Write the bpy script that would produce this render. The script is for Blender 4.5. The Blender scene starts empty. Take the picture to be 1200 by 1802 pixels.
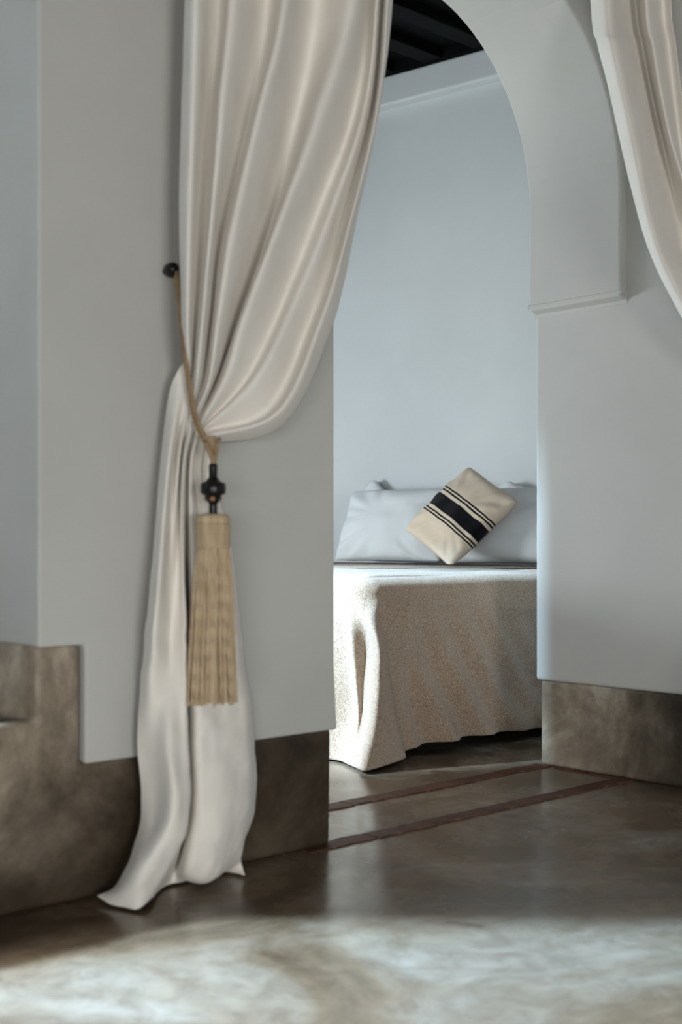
import bpy, bmesh, math, random
from mathutils import Vector, Matrix, noise

# ------------------------------------------------------------------ camera, light, exposure
scene = bpy.context.scene
col = scene.collection
TH = math.radians(42.5); CT, ST = math.cos(TH), math.sin(TH)
EYE = 0.75
cam = bpy.data.cameras.new('camera')
cam_ob = bpy.data.objects.new('camera', cam); col.objects.link(cam_ob)
cam_ob.location = (0, 0, EYE)
cam_ob.rotation_euler = (math.radians(90), 0, -(math.radians(90) - TH))
cam_ob.rotation_euler = (math.radians(90), 0, -(math.pi/2 - math.atan2(CT, ST)))
cam.sensor_fit = 'VERTICAL'; cam.sensor_height = 36; cam.sensor_width = 24
cam.lens = 2200 * 36 / 1802
cam.shift_y = 49 / 1802
cam.clip_start = 0.05
cam.dof.use_dof = True
cam.dof.focus_distance = 4.7
cam.dof.aperture_fstop = 3.0
scene.camera = cam_ob

scene.view_settings.view_transform = 'Standard'
scene.view_settings.look = 'None'
scene.view_settings.gamma = 1
scene.view_settings.use_curve_mapping = False
scene.view_settings.exposure = 0.0

world = bpy.data.worlds.new('world'); scene.world = world
world.use_nodes = True
world.node_tree.nodes['Background'].inputs[0].default_value = (0.62, 0.74, 0.85, 1)
world.node_tree.nodes['Background'].inputs[1].default_value = 0.5

def area(name, loc, target, sx, sy, power, color, spread=180):
    l = bpy.data.lights.new(name, 'AREA'); l.shape = 'RECTANGLE'
    l.size = sx; l.size_y = sy; l.energy = power; l.color = color
    l.spread = math.radians(spread)
    o = bpy.data.objects.new(name, l); col.objects.link(o)
    o.location = loc
    d = Vector(target) - Vector(loc)
    o.rotation_euler = d.to_track_quat('-Z', 'Y').to_euler()
    return o

# sky seen through the bedroom's high side window, falling on the foot of the bed
area('daylight_side_window', (-0.9, 4.4, 3.2), (2.85, 3.15, 0.35), 0.25, 0.30, 1180, (0.53, 0.78, 1.0))
# soft daylight from the bedroom's low far window (hidden behind the pier)
area('daylight_far_window', (1.95, 5.98, 1.00), (2.9, 3.6, 0.8), 1.0, 0.8, 88, (0.86, 0.95, 1.0))
# daylight through the window embrasure beside the curtain
area('daylight_embrasure', (0.10, 3.90, 3.20), (1.35, 1.70, 0.2), 1.0, 1.0, 240, (0.93, 0.97, 1.0))
# front-room fill from two added low openings, unseen, left and behind the camera
area('fill_left_opening', (-2.98, -2.2, 0.60), (1.6, 2.2, 0.75), 1.7, 0.95, 78, (1.0, 0.99, 0.96))
area('fill_rear_opening', (-1.6, -5.98, 0.60), (1.8, 2.2, 0.8), 1.8, 0.95, 208, (1.0, 0.995, 0.97))

# ------------------------------------------------------------------ helpers
def back(px, py, Y):
    """point on the plane at depth Y behind the photograph's pixel (1200 x 1802)"""
    t = (px - 600) / 2200
    yc = Y / (CT - ST * t)
    return Vector((yc * (CT * t + ST), Y, EYE + (950 - py) / 2200 * yc))

def link(name, me, mat=None, parent=None, smooth=False):
    o = bpy.data.objects.new(name, me); col.objects.link(o)
    if mat: me.materials.append(mat)
    if parent: o.parent = parent
    if smooth:
        for p in me.polygons: p.use_smooth = True
    return o

def from_bm(name, bm, mat=None, parent=None, smooth=False):
    bmesh.ops.recalc_face_normals(bm, faces=bm.faces)
    me = bpy.data.meshes.new(name); bm.to_mesh(me); bm.free()
    return link(name, me, mat, parent, smooth)

def from_py(name, v, f, mat=None, parent=None, smooth=True):
    me = bpy.data.meshes.new(name); me.from_pydata([tuple(p) for p in v], [], f); me.update()
    return link(name, me, mat, parent, smooth)

def box(bm, x0, x1, y0, y1, z0, z1):
    vs = [bm.verts.new((x, y, z)) for x in (x0, x1) for y in (y0, y1) for z in (z0, z1)]
    for f in ((0,1,3,2),(4,6,7,5),(0,4,5,1),(2,3,7,6),(0,2,6,4),(1,5,7,3)):
        bm.faces.new([vs[i] for i in f])

def extrude_poly(bm, pts, y0, y1):
    """pts in X,Z, extruded from y0 to y1"""
    a = [bm.verts.new((x, y0, z)) for x, z in pts]
    b = [bm.verts.new((x, y1, z)) for x, z in pts]
    n = len(pts)
    bm.faces.new(a); bm.faces.new(b[::-1])
    for i in range(n):
        bm.faces.new((a[i], b[i], b[(i+1) % n], a[(i+1) % n]))

def bevel(o, w=0.008, seg=3):
    m = o.modifiers.new('bevel', 'BEVEL'); m.width = w; m.segments = seg; m.limit_method = 'ANGLE'
    m.angle_limit = math.radians(40)
    m.harden_normals = False
    return o

def structure(o): o['kind'] = 'structure'; return o
def tag(o, label, cat, group=None):
    o['label'] = label; o['category'] = cat
    if group: o['group'] = group
    return o
def empty(name, loc):
    o = bpy.data.objects.new(name, None); col.objects.link(o); o.location = loc
    o.empty_display_size = 0.05
    return o

def catmull(p, t):
    """p list of points, t in 0..len-1"""
    n = len(p); i = min(int(t), n - 2); f = t - i
    p1, p2 = p[i], p[i+1]
    p0 = p[i-1] if i > 0 else p1 + (p1 - p2) * 0.5
    p3 = p[i+2] if i + 2 < n else p2 + (p2 - p1) * 0.5
    return 0.5 * ((2*p1) + (p2 - p0) * f + (2*p0 - 5*p1 + 4*p2 - p3) * f*f + (3*p1 - p0 - 3*p2 + p3) * f**3)

def tube(v, f, path, r, n=8, cap=True):
    base = len(v); m = len(path)
    prev = None
    for i, p in enumerate(path):
        t = (path[min(i+1, m-1)] - path[max(i-1, 0)]).normalized()
        if prev is None:
            a = Vector((0, 1, 0)) if abs(t.y) < 0.9 else Vector((1, 0, 0))
            s = t.cross(a).normalized()
        else:
            s = (prev - t * prev.dot(t)).normalized()
        prev = s; q = t.cross(s)
        rr = r(i / (m - 1)) if callable(r) else r
        for k in range(n):
            an = 2 * math.pi * k / n
            v.append(p + s * math.cos(an) * rr + q * math.sin(an) * rr)
    for i in range(m - 1):
        for k in range(n):
            a = base + i*n + k; b = base + i*n + (k+1) % n
            f.append((a, b, b + n, a + n))
    if cap:
        f.append(tuple(base + k for k in range(n))[::-1])
        f.append(tuple(base + (m-1)*n + k for k in range(n)))

def lathe(v, f, prof, cx, cy, n=32):
    base = len(v)
    for r, z in prof:
        for k in range(n):
            a = 2 * math.pi * k / n
            v.append(Vector((cx + r * math.cos(a), cy + r * math.sin(a), z)))
    for i in range(len(prof) - 1):
        for k in range(n):
            a = base + i*n + k; b = base + i*n + (k+1) % n
            f.append((a, b, b + n, a + n))
    f.append(tuple(base + k for k in range(n))[::-1])
    f.append(tuple(base + (len(prof)-1)*n + k for k in range(n)))

# ------------------------------------------------------------------ materials
class Mat:
    def __init__(s, name, color=(0.8, 0.8, 0.8), rough=0.8, spec=0.3):
        s.m = bpy.data.materials.new(name); s.m.use_nodes = True
        s.nt = s.m.node_tree; s.b = s.nt.nodes['Principled BSDF']
        s.b.inputs['Base Color'].default_value = (*color, 1)
        s.b.inputs['Roughness'].default_value = rough
        s.b.inputs['Specular IOR Level'].default_value = spec
        s.co = s.n('ShaderNodeTexCoord')
    def n(s, t, **kw):
        x = s.nt.nodes.new(t)
        for k, v in kw.items(): setattr(x, k, v)
        return x
    def l(s, a, b): s.nt.links.new(a, b)
    def noise(s, scale, detail=4, rough=0.55, dist=0.0, vec=None, stretch=None):
        x = s.n('ShaderNodeTexNoise'); x.inputs['Scale'].default_value = scale
        x.inputs['Detail'].default_value = detail; x.inputs['Roughness'].default_value = rough
        x.inputs['Distortion'].default_value = dist
        v = vec or s.co.outputs['Object']
        if stretch:
            mp = s.n('ShaderNodeMapping'); mp.inputs['Scale'].default_value = stretch
            s.l(v, mp.inputs[0]); v = mp.outputs[0]
        s.l(v, x.inputs['Vector']); return x.outputs['Fac']
    def ramp(s, fac, stops):
        x = s.n('ShaderNodeValToRGB'); e = x.color_ramp.elements
        while len(e) < len(stops): e.new(0.5)
        for el, (p, c) in zip(e, stops):
            el.position = p; el.color = (*c, 1) if len(c) == 3 else c
        s.l(fac, x.inputs[0]); return x.outputs[0]
    def mix(s, fac, a, b, mode='MIX'):
        x = s.n('ShaderNodeMix', data_type='RGBA', blend_type=mode)
        if isinstance(fac, (int, float)): x.inputs[0].default_value = fac
        else: s.l(fac, x.inputs[0])
        for i, c in ((6, a), (7, b)):
            if isinstance(c, tuple): x.inputs[i].default_value = (*c, 1)
            else: s.l(c, x.inputs[i])
        return x.outputs[2]
    def bump(s, h, strength, dist, prev=None):
        x = s.n('ShaderNodeBump'); x.inputs['Strength'].default_value = strength
        x.inputs['Distance'].default_value = dist
        s.l(h, x.inputs['Height'])
        if prev: s.l(prev, x.inputs['Normal'])
        s.l(x.outputs[0], s.b.inputs['Normal']); return x.outputs[0]
    def math(s, op, a, b=None):
        x = s.n('ShaderNodeMath', operation=op)
        for i, c in ((0, a), (1, b)):
            if c is None: continue
            if isinstance(c, (int, float)): x.inputs[i].default_value = c
            else: s.l(c, x.inputs[i])
        return x.outputs[0]
    def color(s, c): s.l(c, s.b.inputs['Base Color'])

def plaster(name, a, b):
    m = Mat(name, rough=0.75, spec=0.2)
    m.color(m.ramp(m.noise(1.6, 6, 0.6), [(0.3, a), (0.7, b)]))
    n1 = m.bump(m.noise(2.2, 3), 0.25, 0.03)
    m.bump(m.noise(45, 5, 0.65), 0.10, 0.004, n1)
    return m.m
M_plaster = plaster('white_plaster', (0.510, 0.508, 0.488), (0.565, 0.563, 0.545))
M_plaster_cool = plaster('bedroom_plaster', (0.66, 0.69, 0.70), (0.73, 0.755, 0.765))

def tadelakt(name, dark, mid, light, patches, rough=0.42):
    m = Mat(name, rough=rough, spec=0.4)
    big = m.noise(1.9, 9, 0.68, 0.6)
    c1 = m.ramp(big, [(0.34, dark), (0.50, mid), (0.68, light)])
    fine = m.noise(19, 6, 0.7, 0.3)
    c2 = m.ramp(fine, [(0.3, (0.72, 0.72, 0.72)), (0.7, (1.12, 1.12, 1.12))])
    c = m.mix(1.0, c1, c2, 'MULTIPLY')
    # paler patches around two corners, the concrete darker elsewhere
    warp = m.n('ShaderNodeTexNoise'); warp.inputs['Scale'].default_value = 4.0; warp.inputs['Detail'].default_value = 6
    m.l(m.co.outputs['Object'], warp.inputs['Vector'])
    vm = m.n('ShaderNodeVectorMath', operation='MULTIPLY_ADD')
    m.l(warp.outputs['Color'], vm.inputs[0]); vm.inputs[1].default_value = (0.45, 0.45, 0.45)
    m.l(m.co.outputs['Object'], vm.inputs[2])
    pale = None
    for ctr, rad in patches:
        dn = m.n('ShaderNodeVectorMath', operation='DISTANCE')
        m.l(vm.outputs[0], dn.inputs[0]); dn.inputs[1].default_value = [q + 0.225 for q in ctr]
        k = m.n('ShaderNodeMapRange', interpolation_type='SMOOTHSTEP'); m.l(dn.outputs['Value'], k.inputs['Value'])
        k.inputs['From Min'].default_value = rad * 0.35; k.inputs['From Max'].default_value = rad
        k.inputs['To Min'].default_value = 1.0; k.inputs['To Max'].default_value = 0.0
        pale = k.outputs[0] if pale is None else m.math('MAXIMUM', pale, k.outputs[0])
    m.color(m.mix(pale, m.mix(1.0, c, (0.27, 0.235, 0.195), 'MULTIPLY'), m.mix(1.0, c, (1.45, 1.45, 1.45), 'MULTIPLY')))
    r = m.ramp(big, [(0.3, (rough+0.15,)*3), (0.7, (rough-0.1,)*3)])
    m.l(r, m.b.inputs['Roughness'])
    n1 = m.bump(big, 0.2, 0.01)
    m.bump(fine, 0.10, 0.004, n1)
    return m.m
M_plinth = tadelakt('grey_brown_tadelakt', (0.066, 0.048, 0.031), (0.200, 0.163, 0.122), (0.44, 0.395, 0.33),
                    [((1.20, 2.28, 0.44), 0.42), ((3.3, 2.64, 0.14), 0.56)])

def floor_mat():
    m = Mat('polished_concrete', spec=0.5)
    big = m.noise(1.7, 8, 0.62, 0.9)
    c1 = m.ramp(big, [(0.28, (0.06, 0.039, 0.023)), (0.45, (0.165, 0.119, 0.079)), (0.60, (0.25, 0.213, 0.172)), (0.76, (0.39, 0.365, 0.33))])
    fine = m.noise(11, 8, 0.7, 1.2)
    c2 = m.ramp(fine, [(0.3, (0.66, 0.63, 0.60)), (0.55, (1.0, 1.0, 1.0)), (0.75, (1.15, 1.15, 1.15))])
    c = m.mix(1.0, c1, c2, 'MULTIPLY')
    spots = m.ramp(m.noise(6.3, 3, 0.5, 0.4), [(0.68, (1, 1, 1)), (0.74, (0.55, 0.45, 0.38))])
    m.color(m.mix(1.0, c, spots, 'MULTIPLY'))
    m.l(m.ramp(m.noise(5, 5, 0.6, 0.5), [(0.3, (0.16,)*3), (0.7, (0.30,)*3)]), m.b.inputs['Roughness'])
    n1 = m.bump(m.noise(4, 3), 0.10, 0.02)
    m.bump(fine, 0.05, 0.003, n1)
    return m.m
M_floor = floor_mat()

def brick_mat():
    m = Mat('terracotta_brick', rough=0.6, spec=0.3)
    m.color(m.ramp(m.noise(22, 6, 0.65, 0.6), [(0.3, (0.050, 0.022, 0.014)), (0.55, (0.115, 0.048, 0.030)), (0.75, (0.21, 0.115, 0.08))]))
    m.bump(m.noise(60, 5, 0.7), 0.4, 0.006)
    return m.m
M_brick = brick_mat()

def wood_dark():
    m = Mat('black_stained_wood', rough=0.7, spec=0.1)
    m.color(m.ramp(m.noise(12, 5, 0.6, 0.4, stretch=(0.15, 1, 1)), [(0.3, (0.0015, 0.0015, 0.002)), (0.8, (0.005, 0.0055, 0.006))]))
    m.bump(m.noise(40, 4, 0.6, stretch=(0.08, 1, 1)), 0.3, 0.004)
    return m.m
M_wood = wood_dark()

def cloth_mat(name, a, b, weave=900, strength=0.25, sheen=0.15):
    m = Mat(name, rough=0.95, spec=0.03)
    m.color(m.ramp(m.noise(9, 5, 0.6), [(0.3, a), (0.7, b)]))
    m.b.inputs['Sheen Weight'].default_value = sheen
    m.b.inputs['Sheen Roughness'].default_value = 0.5
    uv = m.n('ShaderNodeUVMap').outputs[0]
    h1 = m.noise(1.0, 2, 0.5, stretch=(weave, weave*0.06, 1), vec=uv)
    h2 = m.noise(1.0, 2, 0.5, stretch=(weave*0.06, weave, 1), vec=uv)
    n1 = m.bump(m.math('ADD', h1, h2), strength, 0.0012)
    m.bump(m.noise(22, 4, 0.6), 0.12, 0.006, n1)
    return m.m
M_curtain = cloth_mat('cream_linen', (0.825, 0.785, 0.73), (0.88, 0.85, 0.80))
M_sheet = cloth_mat('white_cotton', (0.71, 0.735, 0.75), (0.75, 0.775, 0.79), 700, 0.1, 0.05)

def blanket_mat():
    m = Mat('beige_wool', rough=1.0, spec=0.05)
    f = m.noise(250, 4, 0.8)
    c = m.ramp(f, [(0.36, (0.16, 0.106, 0.072)), (0.5, (0.395, 0.292, 0.208)), (0.64, (0.60, 0.49, 0.39))])
    big = m.ramp(m.noise(3.0, 4), [(0.3, (0.88, 0.86, 0.84)), (0.7, (1.05, 1.05, 1.05))])
    m.color(m.mix(1.0, c, big, 'MULTIPLY'))
    m.b.inputs['Sheen Weight'].default_value = 0.35
    m.b.inputs['Sheen Roughness'].default_value = 0.6
    n1 = m.bump(m.noise(40, 4, 0.6), 0.25, 0.008)
    m.bump(m.noise(240, 4, 0.8), 0.7, 0.004, n1)
    return m.m
M_blanket = blanket_mat()

def cushion_mat():
    m = Mat('striped_kilim', rough=0.95, spec=0.05)
    uv = m.n('ShaderNodeUVMap').outputs[0]
    sx = m.n('ShaderNodeSeparateXYZ'); m.l(uv, sx.inputs[0])
    wob = m.math('MULTIPLY', m.math('SUBTRACT', m.noise(6, 2, vec=uv), 0.5), 0.02)
    x = m.math('ADD', sx.outputs[0], wob)
    stops = []
    total = None
    for c, w in ((0.482, 0.052), (0.392, 0.0085), (0.360, 0.0085), (0.572, 0.0085), (0.604, 0.0085)):
        d = m.math('ABSOLUTE', m.math('SUBTRACT', x, c))
        k = m.math('LESS_THAN', d, w)
        total = k if total is None else m.math('MAXIMUM', total, k)
    base = m.ramp(m.noise(1.0, 4, 0.7, vec=uv, stretch=(70, 260, 1)), [(0.3, (0.62, 0.50, 0.38)), (0.7, (0.82, 0.70, 0.565))])
    m.color(m.mix(total, base, (0.008, 0.008, 0.010)))
    m.b.inputs['Sheen Weight'].default_value = 0.1
    h = m.noise(1.0, 3, 0.6, vec=uv, stretch=(120, 300, 1))
    n1 = m.bump(h, 0.5, 0.002)
    m.bump(m.noise(18, 4, 0.6), 0.3, 0.01, n1)
    return m.m
M_cushion = cushion_mat()

def rope_mat(name, a, b, c):
    m = Mat(name, rough=0.75, spec=0.2)
    m.color(m.ramp(m.noise(90, 5, 0.7, stretch=(1, 1, 0.12)), [(0.25, a), (0.5, b), (0.75, c)]))
    m.b.inputs['Sheen Weight'].default_value = 0.1
    return m.m
M_rope = rope_mat('jute_cord', (0.20, 0.125, 0.065), (0.36, 0.25, 0.145), (0.52, 0.39, 0.25))
M_fringe = rope_mat('silky_fringe', (0.38, 0.27, 0.16), (0.54, 0.41, 0.27), (0.70, 0.57, 0.41))
M_black = Mat('ebony_wood', (0.006, 0.0055, 0.005), 0.35, 0.35).m
M_bone = Mat('brass_stud', (0.30, 0.17, 0.07), 0.4, 0.4).m

# ------------------------------------------------------------------ structure
YF, YB = 2.28, 2.64          # faces of the arch wall
XL, XR = 2.068, 3.30         # jambs of the opening
RIB = 0.034                  # rib of the arch stands proud of the jambs
ZS, ZC = 1.491, 1.84         # moulding, centre of the arch
LOW, HIGH = 0.282, 0.531     # plinth tops
XJ = 1.259                   # right jamb of the window embrasure

fl = bmesh.new(); box(fl, -3.2, 6.0, -6.2, 6.6, -0.15, 0.0)
floor = structure(from_bm('floor', fl, M_floor))

def arch_pts(x0, x1, zc, n=40):
    cx, r = (x0 + x1) / 2, (x1 - x0) / 2
    return [(cx + r * math.cos(math.pi * i / n), zc + 1.03 * r * math.sin(math.pi * i / n)) for i in range(n + 1)]

# arch wall above and beside the opening (plaster, ends above the plinth with a soft lip)
bm = bmesh.new()
pts = [(XJ, HIGH), (1.367, HIGH), (1.367, LOW), (XL + 0.010, LOW), (XL, 0.45), (XL, ZS), (XL + RIB, ZS + 0.02)]
pts += arch_pts(XL + RIB, XR - RIB, ZC)[::-1]
pts += [(XR - RIB, ZS + 0.02), (XR + 0.02, ZS), (XR + 0.02, 3.3), (XJ, 3.3)]
extrude_poly(bm, pts, YF, YB)
wall_front = bevel(structure(from_bm('wall_front', bm, M_plaster)), 0.007)
# wall beyond the embrasure, the head over it
bm = bmesh.new()
box(bm, -3.2, 0.28, YF, YB, 0.0, 3.3)
box(bm, 0.28, XJ, YF, YB, 2.45, 3.3)
box(bm, 0.92, XJ, YB - 0.05, YB, HIGH, 2.45)  # panel added across the back to keep the embrasure light off the jamb
structure(from_bm('wall_beside_embrasure', bm, M_plaster))
# sunken sill of the embrasure, with two blocks added to keep it dark
bm = bmesh.new()
box(bm, 0.28, XJ, YF + 0.05, YB, 0.0, 0.12)
box(bm, 0.28, XJ, YF + 0.155, YB - 0.02, 0.1, 0.49)
box(bm, 0.28, XJ, YB - 0.05, YB - 0.01, 0.1, 0.62)
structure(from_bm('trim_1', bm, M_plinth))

# plinth of the left wall: low along the pier, stepping up beside the embrasure, a lip below it
bm = bmesh.new()
extrude_poly(bm, [(0.28, 0.0), (XL - 0.008, 0.0), (XL - 0.004, LOW + 0.004), (1.36, LOW + 0.004), (1.36, HIGH + 0.003), (XJ - 0.004, HIGH + 0.003), (XJ - 0.004, 0.383), (0.28, 0.383)], YF + 0.006, YF + 0.055)
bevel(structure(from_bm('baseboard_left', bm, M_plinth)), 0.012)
bm = bmesh.new(); box(bm, XJ - 0.0055, 1.35, YF + 0.022, YB - 0.006, 0.0, HIGH + 0.002)
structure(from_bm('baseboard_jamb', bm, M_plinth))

# right side wall
bm = bmesh.new()
box(bm, XR, 6.0, -6.2, YB, LOW, 3.3)
bevel(structure(from_bm('wall_right', bm, M_plaster)), 0.012, 4)
bm = bmesh.new()
box(bm, XR + 0.010, 5.95, -6.2, YB - 0.012, 0.0, LOW + 0.004)
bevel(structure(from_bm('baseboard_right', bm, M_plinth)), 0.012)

# moulding under each spring of the arch
def moulding(name, x, sgn):
    prof = [(0.0, 0.0), (0.004, 0.0)]
    for i in range(7):
        a = i / 6 * math.pi / 2
        prof.append((0.006 + 0.026 * (1 - math.cos(a)), 0.002 + 0.026 * math.sin(a)))
    prof += [(0.037, 0.029), (0.040, 0.032), (0.040, 0.037), (0.037, 0.040), (RIB, 0.042), (0.0, 0.042)]
    bm = bmesh.new()
    extrude_poly(bm, [(x - sgn * a, ZS - 0.002 + b) for a, b in prof], YF - 0.004, YB + 0.004)
    return structure(from_bm(name, bm, M_plaster))
moulding('trim_2', XR + 0.004, 1)
moulding('trim_3', XL - 0.004, -1)

# room behind the camera
bm = bmesh.new()
box(bm, -3.2, -3.0, -6.2, -3.1, 0, 3.3); box(bm, -3.2, -3.0, -1.3, YF, 0, 3.3); box(bm, -3.2, -3.0, -3.1, -1.3, 1.15, 3.3)
structure(from_bm('wall_left', bm, M_plaster))
bm = bmesh.new()
box(bm, -3.0, -2.5, -6.2, -6.0, 0, 3.3); box(bm, -0.7, XR, -6.2, -6.0, 0, 3.3); box(bm, -2.5, -0.7, -6.2, -6.0, 1.15, 3.3)
structure(from_bm('wall_rear', bm, M_plaster))
bm = bmesh.new(); box(bm, -3.2, XR + 0.05, -6.2, YF + 0.05, 3.0, 3.2)
structure(from_bm('ceiling', bm, M_wood))

# bedroom: headboard wall turned about ten degrees, far wall with the window, near left wall
WD = Vector((-0.1703, 0.9854, 0)).normalized()      # along the headboard wall, leftwards in view
WN = Vector((-0.9854, -0.1703, 0)).normalized()     # out of it, towards the bed
W0 = Vector((4.80, 4.49, 0))                        # its middle
def slab(bm, along0, along1, out0, out1, z0, z1):
    c = []
    for a in (along0, along1):
        for o in (out0, out1):
            for z in (z0, z1):
                p = W0 + WD * a + WN * o; c.append(bm.verts.new((p.x, p.y, z)))
    for f in ((0,1,3,2),(4,6,7,5),(0,4,5,1),(2,3,7,6),(0,2,6,4),(1,5,7,3)):
        bm.faces.new([c[i] for i in f])
bm = bmesh.new(); slab(bm, -2.4, 2.3, -0.2, 0.0, 0, 3.6)
structure(from_bm('wall_headboard', bm, M_plaster_cool))
bm = bmesh.new(); slab(bm, -2.4, 2.3, -0.02, 0.07, 3.07, 3.225)
o = bevel(structure(from_bm('trim_4', bm, M_plaster_cool)), 0.014, 3)

bm = bmesh.new()
WX0, WX1, WZ0, WZ1 = 1.42, 2.50, 0.55, 1.75
box(bm, 1.18, WX0, 5.9, 6.1, 0, 3.6); box(bm, WX1, 5.2, 5.9, 6.1, 0, 3.6)
box(bm, WX0, WX1, 5.9, 6.1, 0, WZ0); box(bm, WX0, WX1, 5.9, 6.1, WZ1, 3.6)
structure(from_bm('wall_far', bm, M_plaster_cool))
bm = bmesh.new()
box(bm, 1.18, 1.26, YB, 3.525, 0, 3.6); box(bm, 1.18, 1.26, 4.45, 6.1, 0, 3.6)
box(bm, 1.18, 1.26, 3.525, 4.45, 0, 0.6); box(bm, 1.18, 1.26, 3.525, 4.45, 2.13, 3.6)
structure(from_bm('wall_bedroom_left', bm, M_plaster_cool))
bm = bmesh.new(); box(bm, 1.10, 6.0, YF + 0.05, YB, 3.25, 3.6)
structure(from_bm('wall_over_arch', bm, M_plaster_cool))
def window(name, x0, x1, y, z0, z1):
    bm = bmesh.new(); w = 0.05
    box(bm, x0, x0 + w, y, y + 0.05, z0, z1); box(bm, x1 - w, x1, y, y + 0.05, z0, z1)
    box(bm, x0, x1, y, y + 0.05, z0, z0 + w); box(bm, x0, x1, y, y + 0.05, z1 - w, z1)
    return structure(from_bm(name, bm, M_wood))
window('window_1', WX0, WX1, 6.03, WZ0, WZ1)
window('window_2', 0.28, 0.93, YB - 0.04, 0.60, 2.45)
w3 = window('window_3', -0.98, 0.03, 0.0, 0.58, 2.16); w3.rotation_euler.z = -math.pi / 2; w3.location = (1.20, 3.505, 0)

# black timber ceiling of the bedroom: boards on beams
bm = bmesh.new(); box(bm, 1.10, 6.0, YB - 0.3, 6.1, 3.285, 3.6)
ceil = structure(from_bm('ceiling_bedroom', bm, M_wood))
bm = bmesh.new(); box(bm, 1.12, 5.35, -0.055, 0.055, 3.23, 3.30)
beam = bevel(from_bm('beam', bm, M_wood, ceil), 0.006, 2); beam.location.y = 2.95
y = 2.95
while y < 5.6:
    y += 0.30
    b = beam.copy(); col.objects.link(b); b.parent = ceil; b.location.y = y

bm = bmesh.new(); slab(bm, -2.3, 2.2, -0.02, 0.085, 3.226, 3.30)
from_bm('wall_plate', bm, M_wood, ceil)

# terracotta brick strips let into the floor across the opening
def brick_mesh(L, w, seed):
    random.seed(seed)
    bm = bmesh.new(); n = 6
    top = []
    for i in range(n + 1):
        x = L * i / n
        j0, j1 = random.uniform(-.004, .004), random.uniform(-.004, .004)
        top.append((bm.verts.new((x, j0, 0.0030 + random.uniform(-.0010, .0010))), bm.verts.new((x, w + j1, 0.0030 + random.uniform(-.0010, .0010)))))
    bot = [(bm.verts.new((a.co.x, a.co.y, -0.03)), bm.verts.new((b.co.x, b.co.y, -0.03))) for a, b in top]
    for i in range(n):
        bm.faces.new((top[i][0], top[i+1][0], top[i+1][1], top[i][1]))
        bm.faces.new((top[i][0], bot[i][0], bot[i+1][0], top[i+1][0]))
        bm.faces.new((top[i][1], top[i+1][1], bot[i+1][1], bot[i][1]))
    bm.faces.new((top[0][0], top[0][1], bot[0][1], bot[0][0])); bm.faces.new((top[n][0], bot[n][0], bot[n][1], top[n][1]))
    bmesh.ops.recalc_face_normals(bm, faces=bm.faces)
    me = bpy.data.meshes.new('brick'); bm.to_mesh(me); bm.free(); me.materials.append(M_brick)
    return me
def strip(name, x0, x1, y0, w, L, n, along='x'):
    root = structure(empty(name, (x0, y0, 0)))
    vs = [brick_mesh(L - 0.006, w, s) for s in range(3)] 
    for i in range(n):
        b = bpy.data.objects.new('brick', vs[i % 3]); col.objects.link(b); b.parent = root
        if along == 'x': b.location = (i * L, random.uniform(-.002, .002), 0)
        else: b.location = (0, i * L, 0); b.rotation_euler.z = math.pi / 2
    return root
strip('trim_5', XL - 0.10, XR, YF - 0.028, 0.058, 0.2235, 6)
strip('trim_6', XL - 0.10, XR, YB - 0.065, 0.062, 0.2235, 6)
strip('trim_7', XR + 0.012, XR, YF + 0.03, 0.026, 0.123, 2, 'y')

# ------------------------------------------------------------------ curtains
def sheet(name, grid, mat, nu, nv, wr=0.004, seed=0.0, relax=0):
    """grid[thread][station] of world points -> smooth cloth"""
    T, S = len(grid), len(grid[0])
    cols = []
    for th in grid:
        cols.append([catmull(th, (S - 1) * j / nv) for j in range(nv + 1)])
    v, f, uv = [], [], []
    for j in range(nv + 1):
        row = [c[j] for c in cols]
        for i in range(nu + 1):
            t = (T - 1) * i / nu
            p = catmull(row, t)
            v.append(p); uv.append((i / nu, j / nv * 2.5))
    W = nu + 1
    # relax the folds across the cloth so that ridges are round
    for _ in range(relax):
        for j in range(nv + 1):
            b = j * W
            row = [v[b + i].copy() for i in range(W)]
            for i in range(1, nu): v[b + i] = (row[i-1] + 2 * row[i] + row[i+1]) / 4
    # small creases along the depth direction
    for j in range(nv + 1):
        for i in range(W):
            k = j * W + i; p = v[k]
            q = Vector((p.x * 9, p.z * 4 + seed, p.y * 9))
            q2 = Vector((p.x * 30 + p.z * 6, p.z * 7 + seed, seed))
            d = (noise.noise(q) * 1.0 + noise.noise(q2) * 0.15) * wr
            low = min(1.0, max(0.0, (0.80 - p.z) / 0.3))
            d += low * 0.0055 * noise.noise(Vector((p.x * 15 + p.z * 7, p.z * 13 - p.x * 6, seed + 7)))
            d += low * 0.0025 * noise.noise(Vector((p.x * 34 - p.z * 22, p.z * 26 + p.x * 10, seed + 3)))
            v[k] = p + Vector((0, -d, 0))
    for j in range(nv):
        for i in range(nu):
            a = j * W + i
            f.append((a, a + 1, a + 1 + W, a + W))
    me = bpy.data.meshes.new(name); me.from_pydata([tuple(p) for p in v], [], f)
    ul = me.uv_layers.new(name='UVMap')
    for lp in me.loops: ul.data[lp.index].uv = uv[lp.vertex_index]
    me.update()
    o = link(name, me, mat, None, True)
    so = o.modifiers.new('thickness', 'SOLIDIFY'); so.thickness = 0.0022; so.offset = 0
    return o

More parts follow.
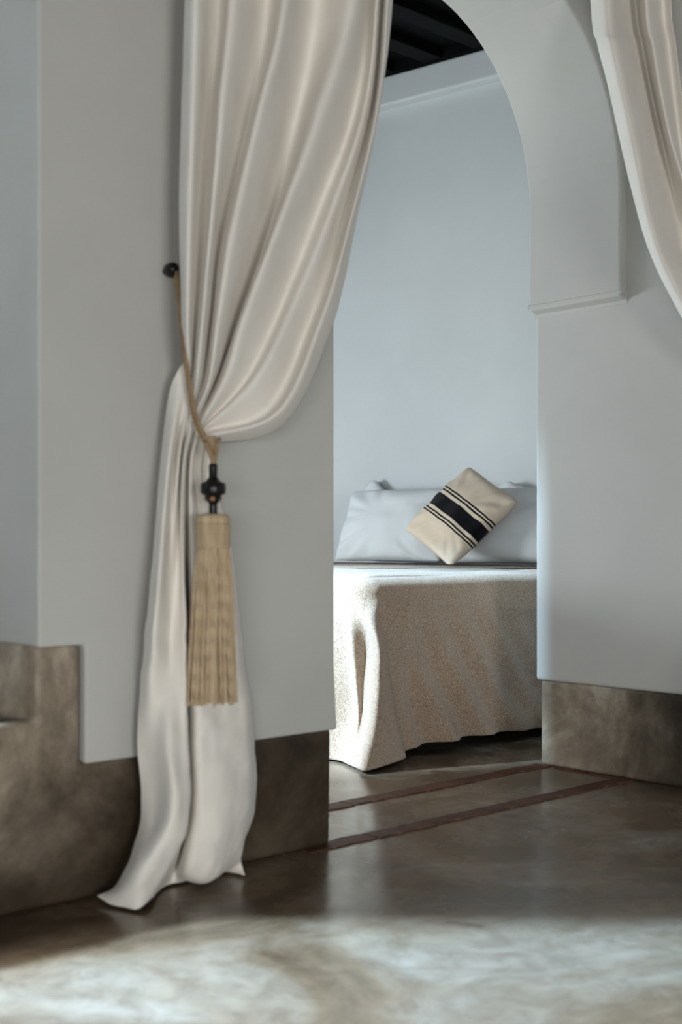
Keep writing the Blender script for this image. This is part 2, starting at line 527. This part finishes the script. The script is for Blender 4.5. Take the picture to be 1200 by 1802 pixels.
# left curtain: threads listed from its left edge to its right edge, stations from the top down,
# each station (px, py, distance in front of the wall)
sg = [-.5, .45, -.75, .8, -.7, 1, -1, 1, -.5, .45, -.3, .9, -.7]
up = [
 [(325,0),(320,200),(316,400),(319,540),(322,600),(326,630)],
 [(347,0),(341,200),(334,400),(330,560),(331,625),(332,656)],
 [(385,0),(370,200),(356,400),(344,570),(338,650),(335,682)],
 [(410,0),(389,200),(371,400),(356,570),(347,660),(338,702)],
 [(470,0),(440,200),(388,420),(370,570),(357,665),(342,714)],
 [(503,0),(456,200),(412,400),(385,565),(370,665),(347,722)],
 [(552,0),(526,180),(477,400),(419,567),(383,663),(352,730)],
 [(622,0),(562,200),(486,400),(428,555),(398,655),(357,737)],
 [(650,0),(618,200),(545,400),(480,565),(430,670),(361,744)],
 [(664,0),(640,200),(573,400),(507,560),(448,672),(364,750)],
 [(674,0),(654,200),(602,400),(543,575),(470,722),(367,757)],
 [(683,0),(663,200),(614,400),(563,575),(492,724),(371,767)],
 [(690,0),(667,190),(630,370),(585,570),(500,745),(376,780)]]
lo = [
 [(313,652),(298,692),(285,785),(271,950),(254,1130),(242,1300),(249,1440),(212,1548),(172,1577)],
 [(323,672),(311,715),(298,800),(284,950),(268,1130),(257,1300),(262,1440),(229,1535),(196,1592)],
 [(329,692),(320,725),(308,800),(297,950),(285,1130),(276,1300),(279,1436),(250,1530),(221,1603)],
 [(333,710),(325,737),(315,802),(306,950),(300,1130),(297,1290),(302,1425),(276,1520),(242,1606)],
 [(337,722),(330,748),(319,806),(315,950),(315,1130),(318,1290),(323,1425),(300,1520),(262,1586)],
 [(341,732),(335,757),(324,812),(322,950),(328,1130),(333,1290),(335,1430),(312,1498),(280,1574)],
 [(346,740),(340,765),(330,817),(327,950),(327,1130),(327,1290),(327,1430),(318,1500),(300,1566)],
 [(351,747),(345,772),(336,822),(337,950),(341,1130),(344,1290),(341,1430),(322,1528),(318,1557)],
 [(356,754),(351,779),(344,832),(352,950),(362,1130),(370,1290),(366,1430),(350,1546),(345,1554)],
 [(361,761),(357,786),(353,842),(368,950),(385,1130),(395,1290),(393,1430),(374,1543),(368,1551)],
 [(365,769),(362,793),(361,852),(382,950),(403,1130),(418,1290),(419,1430),(400,1523),(392,1549)],
 [(370,778),(368,802),(369,862),(395,950),(417,1130),(436,1290),(441,1415),(424,1492),(413,1547)],
 [(375,788),(374,814),(384,876),(405,950),(427,1130),(447,1300),(449,1420),(423,1497),(431,1547)]]
base_u = [.150, .150, .145, .135, .118, .088]
amp_u = [.072, .072, .068, .060, .046, .018]
lo_d = [  # distances of the lower threads: below rope, ..., hem
 [.075,.065,.060,.060,.055,.055,.060,.050,.035],
 [.085,.090,.105,.110,.115,.075,.085,.115,.085],
 [.088,.085,.075,.085,.105,.100,.110,.160,.120],
 [.090,.095,.100,.085,.090,.128,.160,.165,.150],
 [.088,.082,.065,.075,.105,.125,.158,.150,.140],
 [.085,.095,.110,.100,.115,.120,.135,.125,.060],
 [.080,.070,.050,.035,.035,.035,.035,.030,.040],
 [.085,.090,.085,.075,.095,.105,.112,.120,.040],
 [.080,.075,.060,.055,.085,.110,.130,.140,.035],
 [.085,.085,.075,.060,.075,.105,.135,.145,.030],
 [.080,.075,.055,.050,.065,.095,.120,.125,.035],
 [.085,.080,.065,.055,.070,.085,.095,.095,.060],
 [.075,.060,.045,.035,.040,.045,.045,.050,.095]]
grid = []
for i, th in enumerate(up):
    a, b = th[0], th[1]
    top = back(a[0] + (a[0] - b[0]) * 0.6, -650, YF - base_u[0] - amp_u[0] * sg[i]); top.z = 2.99
    pts = [top, back(a[0] + (a[0] - b[0]) * 0.42, -300, YF - base_u[0] - amp_u[0] * sg[i])]
    for k, (x, y) in enumerate(th):
        d = base_u[k] + amp_u[k] * sg[i]
        if i >= 8 and k in (3, 4): d += 0.02 * (1 if k == 3 else 2)
        pts.append(back(x, y, YF - d))
    for k, (x, y) in enumerate(lo[i]):
        dd = lo_d[i][k]
        if 1 <= k <= 6: dd = max(0.018, 0.085 + (dd - 0.085) * 1.35)
        p = back(x, y, YF - dd)
        if k == len(lo[i]) - 1: p.z = max(p.z, 0.006)
        pts.append(p)
    grid.append(pts)
curtain_left = sheet('curtain', grid, M_curtain, 156, 330, 0.0045, 3.0, 12)
tag(curtain_left, 'cream linen curtain gathered by the tasselled rope, its hem pooling on the floor', 'curtain')

# right curtain: swept aside to the right wall, only its leading edge in view
rc = [  # (px, py) leading edge first
 [(1039,0),(1051,78),(1073,165),(1095,264),(1113,336),(1144,444),(1200,560)],
 [(1072,0),(1080,78),(1098,172),(1119,264),(1133,336),(1158,436),(1207,540)],
 [(1090,0),(1103,78),(1122,160),(1141,250),(1157,330),(1182,425),(1226,520)],
 [(1118,0),(1129,78),(1146,160),(1164,245),(1182,325),(1206,410),(1240,500)],
 [(1137,0),(1148,78),(1160,150),(1179,240),(1202,315),(1224,395),(1252,480)],
 [(1165,0),(1175,78),(1188,150),(1207,235),(1224,305),(1244,385),(1264,460)],
 [(1185,0),(1195,78),(1208,150),(1224,230),(1238,300),(1255,375),(1272,445)]]
rs = [-.4, 1, .1, -1, 1, -.4, .3]
gather = Vector((3.235, 1.86, 1.13))
grid = []
for i, th in enumerate(rc):
    pts = []
    x0 = th[0][0] - (th[1][0] - th[0][0]) * 1.6
    yy = 2.12 - 0.055 * rs[i]
    top = back(x0, -420, yy); top.z = 2.99; top.x = min(top.x, 3.26); pts.append(top)
    for k, (x, y) in enumerate(th):
        p = back(x, y, 2.12 - 0.13 * (y / 560) - 0.055 * rs[i] * (1 - 0.3 * k / 6))
        p.x = min(p.x, 3.275); pts.append(p)
    s = i / 6
    pts.append(gather + Vector((0.0, 0.012 * rs[i], 0.05 * s - 0.02)))
    pts.append(gather + Vector((0.01, 0.03 * rs[i] + 0.03 * (s - .5), -0.35)))
    pts.append(gather + Vector((-0.03 + 0.05 * math.cos(5 * s), 0.14 * (0.5 - s) + 0.02 * rs[i], -0.8)))
    e = gather + Vector((-0.03 + 0.04 * math.cos(5 * s), 0.2 * (0.5 - s) + 0.02 * rs[i], 0)); e.z = 0.01; pts.append(e)
    grid.append(pts)
curtain_right = sheet('curtain', grid, M_curtain, 84, 160, 0.003, 11.0, 10)
tag(curtain_right, 'cream curtain swept aside in front of the arch beside the right wall', 'curtain')

# ------------------------------------------------------------------ tieback with tassel
def wp(px, py, d): return back(px, py, YF - d)
knob_c = wp(304, 474, 0.03)
v, f = [], []
prof = [(0.006, 0.0), (0.007, 0.012), (0.0135, 0.016), (0.0145, 0.026), (0.013, 0.036), (0.008, 0.042), (0.002, 0.044)]
lathe(v, f, prof, 0, 0, 24)
knob = from_py('tieback_hook', [Vector((knob_c.x + p.x, YF - p.z, knob_c.z + p.y * 1.12)) for p in v], f, M_black)
tag(knob, 'small round black knob on the white wall holding the curtain rope', 'wall hook')

TX = wp(375, 900, 0.158)                       # axis of the tassel
root = empty('curtain_tieback', (TX.x, TX.y, wp(375, 1238, 0.158).z))
tag(root, 'jute rope tieback with black turned bead and long straw-coloured tassel hanging over the cream curtain', 'tieback')
root_inv = Matrix.Translation(-root.location)
def part(name, v, f, mat, smooth=True, parent=root):
    return from_py(name, [root_inv @ p for p in v], f, mat, parent, smooth)
def two_ply(v, f, path, r, pitch, n=260):
    S = len(path) - 1
    for ph in (0, math.pi):
        out = []
        L = 0; prevp = None; side = None
        for i in range(n + 1):
            t = S * i / n
            p = catmull(path, t)
            if prevp is not None: L += (p - prevp).length
            tg = (catmull(path, min(t + 0.01, S)) - catmull(path, max(t - 0.01, 0))).normalized()
            if side is None: side = tg.cross(Vector((0, 1, 0))).normalized()
            side = (side - tg * side.dot(tg)).normalized(); q = tg.cross(side)
            a = 2 * math.pi * L / pitch + ph
            out.append(p + (side * math.cos(a) + q * math.sin(a)) * r * 0.62)
            prevp = p
        tube(v, f, out, r * 0.66, 7)
v, f = [], []
p1 = [wp(312,478,.045), wp(314,500,.06), wp(319,545,.085), wp(324,590,.112), wp(329,640,.122), wp(337,690,.128), wp(346,735,.135), wp(358,763,.142), wp(370,785,.150)]
two_ply(v, f, p1, 0.0039, 0.018)
p2 = [wp(310,482,.038), wp(312,505,.045), wp(316,550,.060), wp(321,600,.085), wp(326,640,.108), wp(332,685,.118), wp(340,733,.122), wp(352,764,.132), wp(366,788,.142)]
two_ply(v, f, p2, 0.0034, 0.018)
# loop passing behind the gathered cloth back to the hook
p3 = [wp(381,778,.142), wp(386,772,.11), wp(380,756,.06), wp(360,720,.022), wp(338,660,.012), wp(318,560,.016), wp(308,486,.03)]
two_ply(v, f, p3, 0.0034, 0.018)
part('rope', v, f, M_rope)
v, f = [], []
random.seed(4)
for k in range(9):                                  # knot of wound cord
    y = 770 + k * 3.6; w = 0.0125 - 0.0006 * k
    cx = 367 + k * 0.9
    c = wp(cx, y, 0.150)
    tl = 0.6 * math.sin(k * 2.1); rr = []
    for i in range(25):
        a = 2 * math.pi * i / 24
        rr.append(c + Vector((w * math.cos(a), w * 0.8 * math.sin(a), tl * w * math.cos(a))))
    tube(v, f, rr, 0.0034, 6, False)
two_ply(v, f, [wp(362,778,.166), wp(367,792,.168), wp(373,806,.163), wp(376,820,.158)], 0.0048, 0.016, 60)
two_ply(v, f, [wp(382,780,.162), wp(381,795,.164), wp(378,808,.160), wp(376,820,.158)], 0.0042, 0.016, 60)
part('knot', v, f, M_rope)
S = 0.001253                                          # metres per pixel at the tassel
def zz(py): return wp(375, py, 0.158).z
v, f = [], []
lathe(v, f, [(r * S, zz(y)) for r, y in ((5,816),(7,817),(7.4,822),(7,838),(8,841),(12,846),(14,849),(19.5,849.5),(21,852),(21.3,860),(21.1,866.5),(19.5,869.8),(15,871),(14,873),(13,878),(9,884),(7.4,886),(7,892),(7.4,903),(8,908))][::-1], TX.x, TX.y, 32)
part('bead', v, f, M_black)
v, f = [], []
for k in range(4):
    a = 2 * math.pi * k / 4 + math.atan2(-.74, -.66)
    c = Vector((TX.x + 9.5 * S * math.cos(a), TX.y + 9.5 * S * math.sin(a), zz(877.5)))
    b0 = len(v)
    for i in range(7):
        for j in range(8):
            ph = math.pi * i / 6; th = 2 * math.pi * j / 8; r = 5.6 * S
            v.append(c + Vector((r * math.sin(ph) * math.cos(th), r * math.sin(ph) * math.sin(th), 0.9 * r * math.cos(ph))))
    for i in range(6):
        for j in range(8):
            f.append((b0+i*8+j, b0+i*8+(j+1)%8, b0+(i+1)*8+(j+1)%8, b0+(i+1)*8+j))
part('stud_ring', v, f, M_bone)
v, f = [], []
prof = [(4, 904), (14, 904), (24, 905.5), (27.5, 908), (29, 912), (29.2, 918), (28.4, 921.5)]
lathe(v, f, [(r * S, zz(y)) for r, y in prof][::-1], TX.x, TX.y, 40)
part('tassel_cap', v, f, M_fringe)
v, f = [], []
path = []
turns = 11
for i in range(turns * 32 + 1):
    a = 2 * math.pi * i / 32; t = i / (turns * 32)
    r = (28.2 - 0.6 * math.sin(t * math.pi)) * S
    path.append(Vector((TX.x + r * math.cos(a), TX.y + r * math.sin(a), zz(922) + (zz(962) - zz(922)) * t)))
tube(v, f, path, 0.0026, 7)
lathe(v, f, [(27.5 * S, zz(964)), (27.5 * S, zz(920))], TX.x, TX.y, 32)
part('binding', v, f, M_fringe)
v, f = [], []
random.seed(9)
NS = 78
for layer, (rs_, cnt) in enumerate(((1.0, NS), (0.86, 60), (0.6, 36))):
    for k in range(cnt):
        a = 2 * math.pi * (k + random.uniform(-.25, .25)) / cnt
        r0 = 27.0 * S * rs_; r1 = (40 + random.uniform(-3, 6)) * S * rs_
        ln = 1236 + random.uniform(-4, 3) - (2 if layer else 0)
        ax = random.uniform(-.03, .03)
        pth = []
        for i in range(25):
            t = i / 24
            rr = r0 + (r1 - r0) * (0.30 * min(1, t * 4) ** 0.7 + 0.70 * t ** 1.2)
            aa = a + ax * t + 0.02 * math.sin(t * 9 + k)
            pth.append(Vector((TX.x - 0.004 * t + rr * math.cos(aa), TX.y + rr * 0.8 * math.sin(aa), zz(960) + (zz(ln) - zz(960)) * t)))
        # two-ply strand
        for ph in (0, math.pi):
            q = []
            for i, p in enumerate(pth):
                b = ph + i * 1.15
                q.append(p + Vector((math.cos(b), math.sin(b), 0)) * 0.0012)
            tube(v, f, q, lambda t: 0.0018 + 0.0004 * t, 5)
fr = part('fringe', v, f, M_fringe); fr['kind'] = 'stuff'

# ------------------------------------------------------------------ bed, blanket, pillows
BX0, BX1, BY0, BY1, BZ = 2.86, 4.66, 3.0, 5.12, 0.622
bed = empty('bed', ((BX0 + BX1) / 2, (BY0 + BY1) / 2, 0))
tag(bed, 'bed standing behind the archway, wholly covered by the beige wool blanket', 'bed')
def bed_box(name, x0, x1, y0, y1, z0, z1, mat, w):
    bm = bmesh.new(); L = bed.location
    box(bm, x0 - L.x, x1 - L.x, y0 - L.y, y1 - L.y, z0, z1)
    return bevel(from_bm(name, bm, mat, bed), w, 4)
bed_box('bed_base', BX0 + .10, BX1, BY0 + .08, BY1 - .05, 0.10, 0.36, M_wood, 0.01)
bed_box('mattress', BX0 + .07, BX1, BY0 + .04, BY1 - .02, 0.36, BZ - 0.012, M_sheet, 0.05)
for x in (BX0 + .12, BX1 - .12):
    for y in (BY0 + .12, BY1 - .12):
        bed_box('leg', x - .035, x + .035, y - .035, y + .035, 0.0, 0.10, M_wood, 0.006)

def blanket():
    """plan path along near side (right to left), round the corner, along the foot; profile from the bed's middle out and down"""
    R = 0.07
    path = []          # (point, outward normal, s: signed distance from the corner, + along the foot)
    N1 = 260
    Ls = BX1 - BX0 - R
    for i in range(N1):
        x = BX1 - Ls * (i / N1); path.append((Vector((x, BY0)), Vector((0, -1)), -(x - BX0)))
    for i in range(41):
        a = math.pi / 2 * i / 40
        n = Vector((-math.sin(a), -math.cos(a)))
        path.append((Vector((BX0 + R, BY0 + R)) + n * R, n, (a / (math.pi/2) - .5) * 2 * R))
    N2 = 240
    for i in range(1, N2 + 1):
        y = BY0 + R + (BY1 - BY0 - R) * i / N2; path.append((Vector((BX0, y)), Vector((-1, 0)), y - BY0))
    # hanging corner: plan control points at five heights (tuck, lobe edge, ridge, valley, ridge, back)
    lobe_s = [-0.25, -0.105, -0.08, -0.03, 0.025, 0.075, 0.125, 0.22]
    lobe_px = [(638, 630, 622, 612, 604), (676, 663, 645, 617, 609), (687, 666, 642, 624, 614), (697, 661, 638, 628, 619), (712, 647, 628, 612, 597)]
    lobe_py = [1048, 1122, 1195, 1268, 1342]
    lobe_y = [(2.985, 2.99, 3.01, 3.05, 3.10), (2.935, 2.915, 2.995, 3.025, 3.11), (2.93, 2.90, 3.00, 3.02, 3.11), (2.93, 2.895, 2.99, 3.01, 3.10), (2.935, 2.885, 2.96, 3.03, 3.10)]
    lobe = []
    for k in range(5):
        row = [back(x, lobe_py[k], y) for x, y in zip(lobe_px[k], lobe_y[k])]
        row = [Vector((q.x, q.y, 0)) for q in row]
        tuck = row[0] + Vector((0.045, 0.055, 0))
        lobe.append([Vector((BX0 + 0.25, BY0 - 0.005, 0)), tuck] + row + [Vector((BX0 - 0.03 * k / 4, BY0 + 0.22, 0))])
    def lobe_at(s, h):
        i = 0
        while i < len(lobe_s) - 2 and s > lobe_s[i + 1]: i += 1
        t = i + (s - lobe_s[i]) / (lobe_s[i + 1] - lobe_s[i])
        cols_ = [catmull(r_, t) for r_ in lobe]
        return catmull(cols_, min(3.9999, h * 4))
    v, uv = [], []
    NT, ND = 44, 70
    r = 0.055
    mid = Vector(((BX0 + BX1) / 2 + 0.3, (BY0 + BY1) / 2))
    for (p, n, s) in path:
        sd = -s if s < 0 else 0.0        # distance from the corner along the near side
        sf = s if s > 0 else 0.0         # ... along the foot
        for t in range(NT):              # top surface, from the middle to the edge
            k = t / NT
            k = 1 - (1 - k) ** 1.6
            inner = p - n * r
            q = mid.lerp(inner, k)
            z = BZ + 0.010 * noise.noise(Vector((q.x * 2.2, q.y * 2.2, 1.7))) + 0.004 * noise.noise(Vector((q.x * 7, q.y * 7, 5)))
            e = max(0, 1 - (1 - k) * 6)
            z += 0.010 * math.sin(e * math.pi) 
            if z < BZ - 0.004: z = BZ - 0.004
            v.append(Vector((q.x, q.y, z)))
        for d in range(ND + 1):          # rounded edge, then the drop
            if d < 12:
                a = math.pi / 2 * d / 12
                o = -r + r * math.sin(a); z = BZ - r + r * math.cos(a) * 1.0
                h = 0
            else:
                h = (d - 12) / (ND - 12)
                hem = 0.034 + 0.012 * math.sin(sd * 3.1) - 0.022 * math.exp(-((sd) / 0.16) ** 2) * (1 if s < 0 else 1) - 0.016 * (1 if s > 0.0 else 0) * min(1, s / 0.05 if s > 0 else 0)
                hem = max(hem, 0.008)
                z = (BZ - r) * (1 - h) + hem * h
                o = 0.0
            # flare and folds
            out = 0.020 * h
            lat = 0.0
            if s <= 0:
                # hanging corner fold: stands forward for sd < .17 then drops back sharply
                edge = 0.06 + 0.10 * h
                step = 1 / (1 + math.exp((sd - edge) / 0.010))
                out += 0.02 * h * step - 0.012 * h * math.exp(-((sd - 0.2) / 0.14) ** 2)
                # slanting folds fanning from the corner
                w = math.exp(-((sd - 0.45) / 0.42) ** 2)
                ph = sd * 1.0 - 0.30 * h * (0.4 + sd)
                out += 0.024 * (h ** 0.9) * w * math.sin(2 * math.pi * (ph / 0.135) + 0.6) * (1 - step)
                out += 0.010 * math.sin(h * math.pi) * math.sin(sd * 9 + h * 5) * (1 - step)
                # sagging swag near the right end, hem kicking out
                out += 0.020 * math.exp(-((h - 0.93) / 0.09) ** 2) * (1 / (1 + math.exp(-(sd - 0.75) / 0.08)))
                out -= 0.012 * math.exp(-((h - 0.72) / 0.14) ** 2) * (1 / (1 + math.exp(-(sd - 0.7) / 0.1)))
                # crease below the top edge
                cr = h - 0.13 - 0.14 * (sd - 0.75)
                out += 0.012 * math.exp(-(cr / 0.045) ** 2) * math.exp(-((sd - 0.85) / 0.28) ** 2)
            else:
                near = math.exp(-(sf / 0.16) ** 2)
                out += 0.105 * h ** 2.6 * (0.55 + 0.45 * near)
                g = min(1.0, h * 2.2)
                out += 0.024 * g * math.cos(2 * math.pi * sf / (0.105 + 0.03 * min(sf, 1))) * (1 - 0.25 * h)
                out += 0.008 * g * math.cos(2 * math.pi * sf / 0.31 + 1.0)
            out += 0.006 * noise.noise(Vector((p.x * 6 + p.y * 6, h * 3.0, 2.0))) * h
            q = p + n * (o + out)
            if d >= 12 and lobe_s[0] < s < lobe_s[-1]:
                L_ = lobe_at(s, h)
                w = min(1, h / 0.22); w = w * w * (3 - 2 * w)
                e_ = min(1, (s - lobe_s[0]) / 0.10, (lobe_s[-1] - s) / 0.08); w *= e_ * e_ * (3 - 2 * e_)
                q = q.lerp(Vector((L_.x, L_.y)), w)
            if d < 12: z += 0.006 * noise.noise(Vector((p.x * 3, p.y * 3, 9.0)))
            v.append(Vector((q.x, q.y, z)))
    W = NT + ND + 1
    f = []
    for i in range(len(path) - 1):
        for j in range(W - 1):
            a = i * W + j
            f.append((a, a + 1, a + 1 + W, a + W))
    # far half of the top: simple fill to the far edge so that the blanket covers the whole bed
    b = len(v)
    far = [Vector((BX1, BY0, BZ)), Vector((BX1, BY1, BZ)), Vector((BX0, BY1, BZ))]
    c = 0
    pm = v[c]
    v += [Vector((BX1, BY1, BZ)), Vector((BX1, BY0 + r, BZ)), Vector((BX0 + r, BY1, BZ)), Vector((pm.x, pm.y, pm.z))]
    f.append((b + 3, b + 1, b)); f.append((b + 3, b, b + 2))
    o = from_py('blanket', v, f, M_blanket)
    so = o.modifiers.new('thickness', 'SOLIDIFY'); so.thickness = 0.006; so.offset = 1
    return o
blk = blanket()
tag(blk, 'thick beige-brown wool blanket draped over the bed down to the floor', 'blanket')

def pad(name, mat, center, ex, ey, en, a, b, th, pinch, seed, wr, power=0.5, corner=0.0, parent=None, ear=0.0, zmin=0.0):
    """soft stuffed rectangle: ex, ey in-plane axes, en outward normal"""
    v, f, uv = [], [], []
    N = 44
    for side in (1, -1):
        for j in range(N + 1):
            for i in range(N + 1):
                u = -1 + 2 * i / N; w = -1 + 2 * j / N
                u = math.copysign(abs(u) ** 0.8, u); w = math.copysign(abs(w) ** 0.8, w)
                x = a * u * (1 - pinch * (1 - w * w) * abs(u) ** 3 * 0 - pinch * (1 - abs(w) ** 2.2) * abs(u) ** 2)
                y = b * w * (1 - pinch * (1 - abs(u) ** 2.2) * abs(w) ** 2)
                cr = 1 - corner * (abs(u) * abs(w)) ** 5
                x *= cr; y *= cr
                if ear:
                    k = math.exp(-((u + 0.78) / 0.17) ** 2) * max(0, (w - 0.3) / 0.7) ** 2
                    y += ear * k
                e = max(0.0, (1 - u * u) * (1 - w * w))
                z = th * e ** power
                ang = math.atan2(w, u); rad = math.hypot(u, w)
                z += wr * e ** 0.25 * noise.noise(Vector((u * 2.2 + seed, w * 2.2, side))) * (1 if e > 0 else 0)
                z += wr * 0.7 * min(1, e * 6) * (rad ** 2) * noise.noise(Vector((ang * 5.5 + seed, rad * 1.2, side + 4)))
                if ear: z += 0.022 * math.exp(-((u + 0.78) / 0.17) ** 2) * max(0, (w - 0.3) / 0.7) ** 2
                z = max(z, 0.0)
                p = center + ex * x + ey * y + en * (side * z)
                p.z = max(p.z, zmin + 0.004 * (1 - side))
                v.append(p); uv.append((i / N, j / N))
    W = N + 1
    for s in (0, 1):
        for j in range(N):
            for i in range(N):
                q = s * W * W + j * W + i
                f.append((q, q + 1, q + 1 + W, q + W) if s == 0 else (q, q + W, q + 1 + W, q + 1))
    me = bpy.data.meshes.new(name); me.from_pydata([tuple(p) for p in v], [], f)
    ul = me.uv_layers.new(name='UVMap')
    for lp in me.loops: ul.data[lp.index].uv = uv[lp.vertex_index]
    bm = bmesh.new(); bm.from_mesh(me); bmesh.ops.remove_doubles(bm, verts=bm.verts, dist=0.0004); bm.to_mesh(me); bm.free()
    me.update()
    return link(name, me, mat, parent, True)

UPV = Vector((0, 0, 1))
def lean(deg):
    a = math.radians(deg)
    up_ = UPV * math.cos(a) - WN * math.sin(a)       # upper edge leans back to the wall
    nr = WN * math.cos(a) + UPV * math.sin(a)
    return up_, nr
def pillow(label, along, out, zc, deg, a, b, th, seed, roll=0.0, ear=0.0):
    u_, n_ = lean(deg)
    ex = -WD
    r = math.radians(roll)
    ex2 = ex * math.cos(r) + u_ * math.sin(r); ey2 = u_ * math.cos(r) - ex * math.sin(r)
    c = W0 + WD * along + WN * out; c.z = zc
    o = pad('pillow', M_sheet, c, ex2, ey2, n_, a, b, th, 0.05, seed, 0.020, 0.42, 0.03, None, ear)
    return tag(o, label, 'pillow')
pillow('plump white pillow at the left end of the bed, in front of another', 0.085, 0.265, BZ + 0.203, 24, 0.335, 0.205, 0.085, 1.0)
pillow('white pillow behind the striped cushion, at the right of the bed', -0.60, 0.265, BZ + 0.198, 24, 0.335, 0.20, 0.085, 7.0)
pillow('rear white pillow showing one rolled corner over the left front pillow', 0.12, 0.075, BZ + 0.205, 9, 0.33, 0.19, 0.055, 13.0, 0, 0.062)
pillow('rear white pillow mostly hidden behind the striped cushion', -0.72, 0.075, BZ + 0.20, 9, 0.33, 0.195, 0.055, 17.0, 0, 0.028)

u_, n_ = lean(30)
cc = W0 + WD * (-0.42) + WN * 0.445; cc.z = EYE + (950 - 908) / 2200 * 6.05
ex = -WD
def pl(a, b): return ex * a + u_ * b
e1 = pl(math.cos(math.radians(54)), math.sin(math.radians(54)))       # left corner -> top corner
e2 = pl(math.cos(math.radians(-32)), math.sin(math.radians(-32)))     # left corner -> bottom corner
cush = pad('cushion', M_cushion, cc, e1, e2, n_, 0.225, 0.200, 0.080, 0.045, 23.0, 0.016, 0.45, 0.05, None, 0.0, BZ + 0.014)
tag(cush, 'woven beige cushion with black stripes propped on one corner against the white pillows', 'cushion')
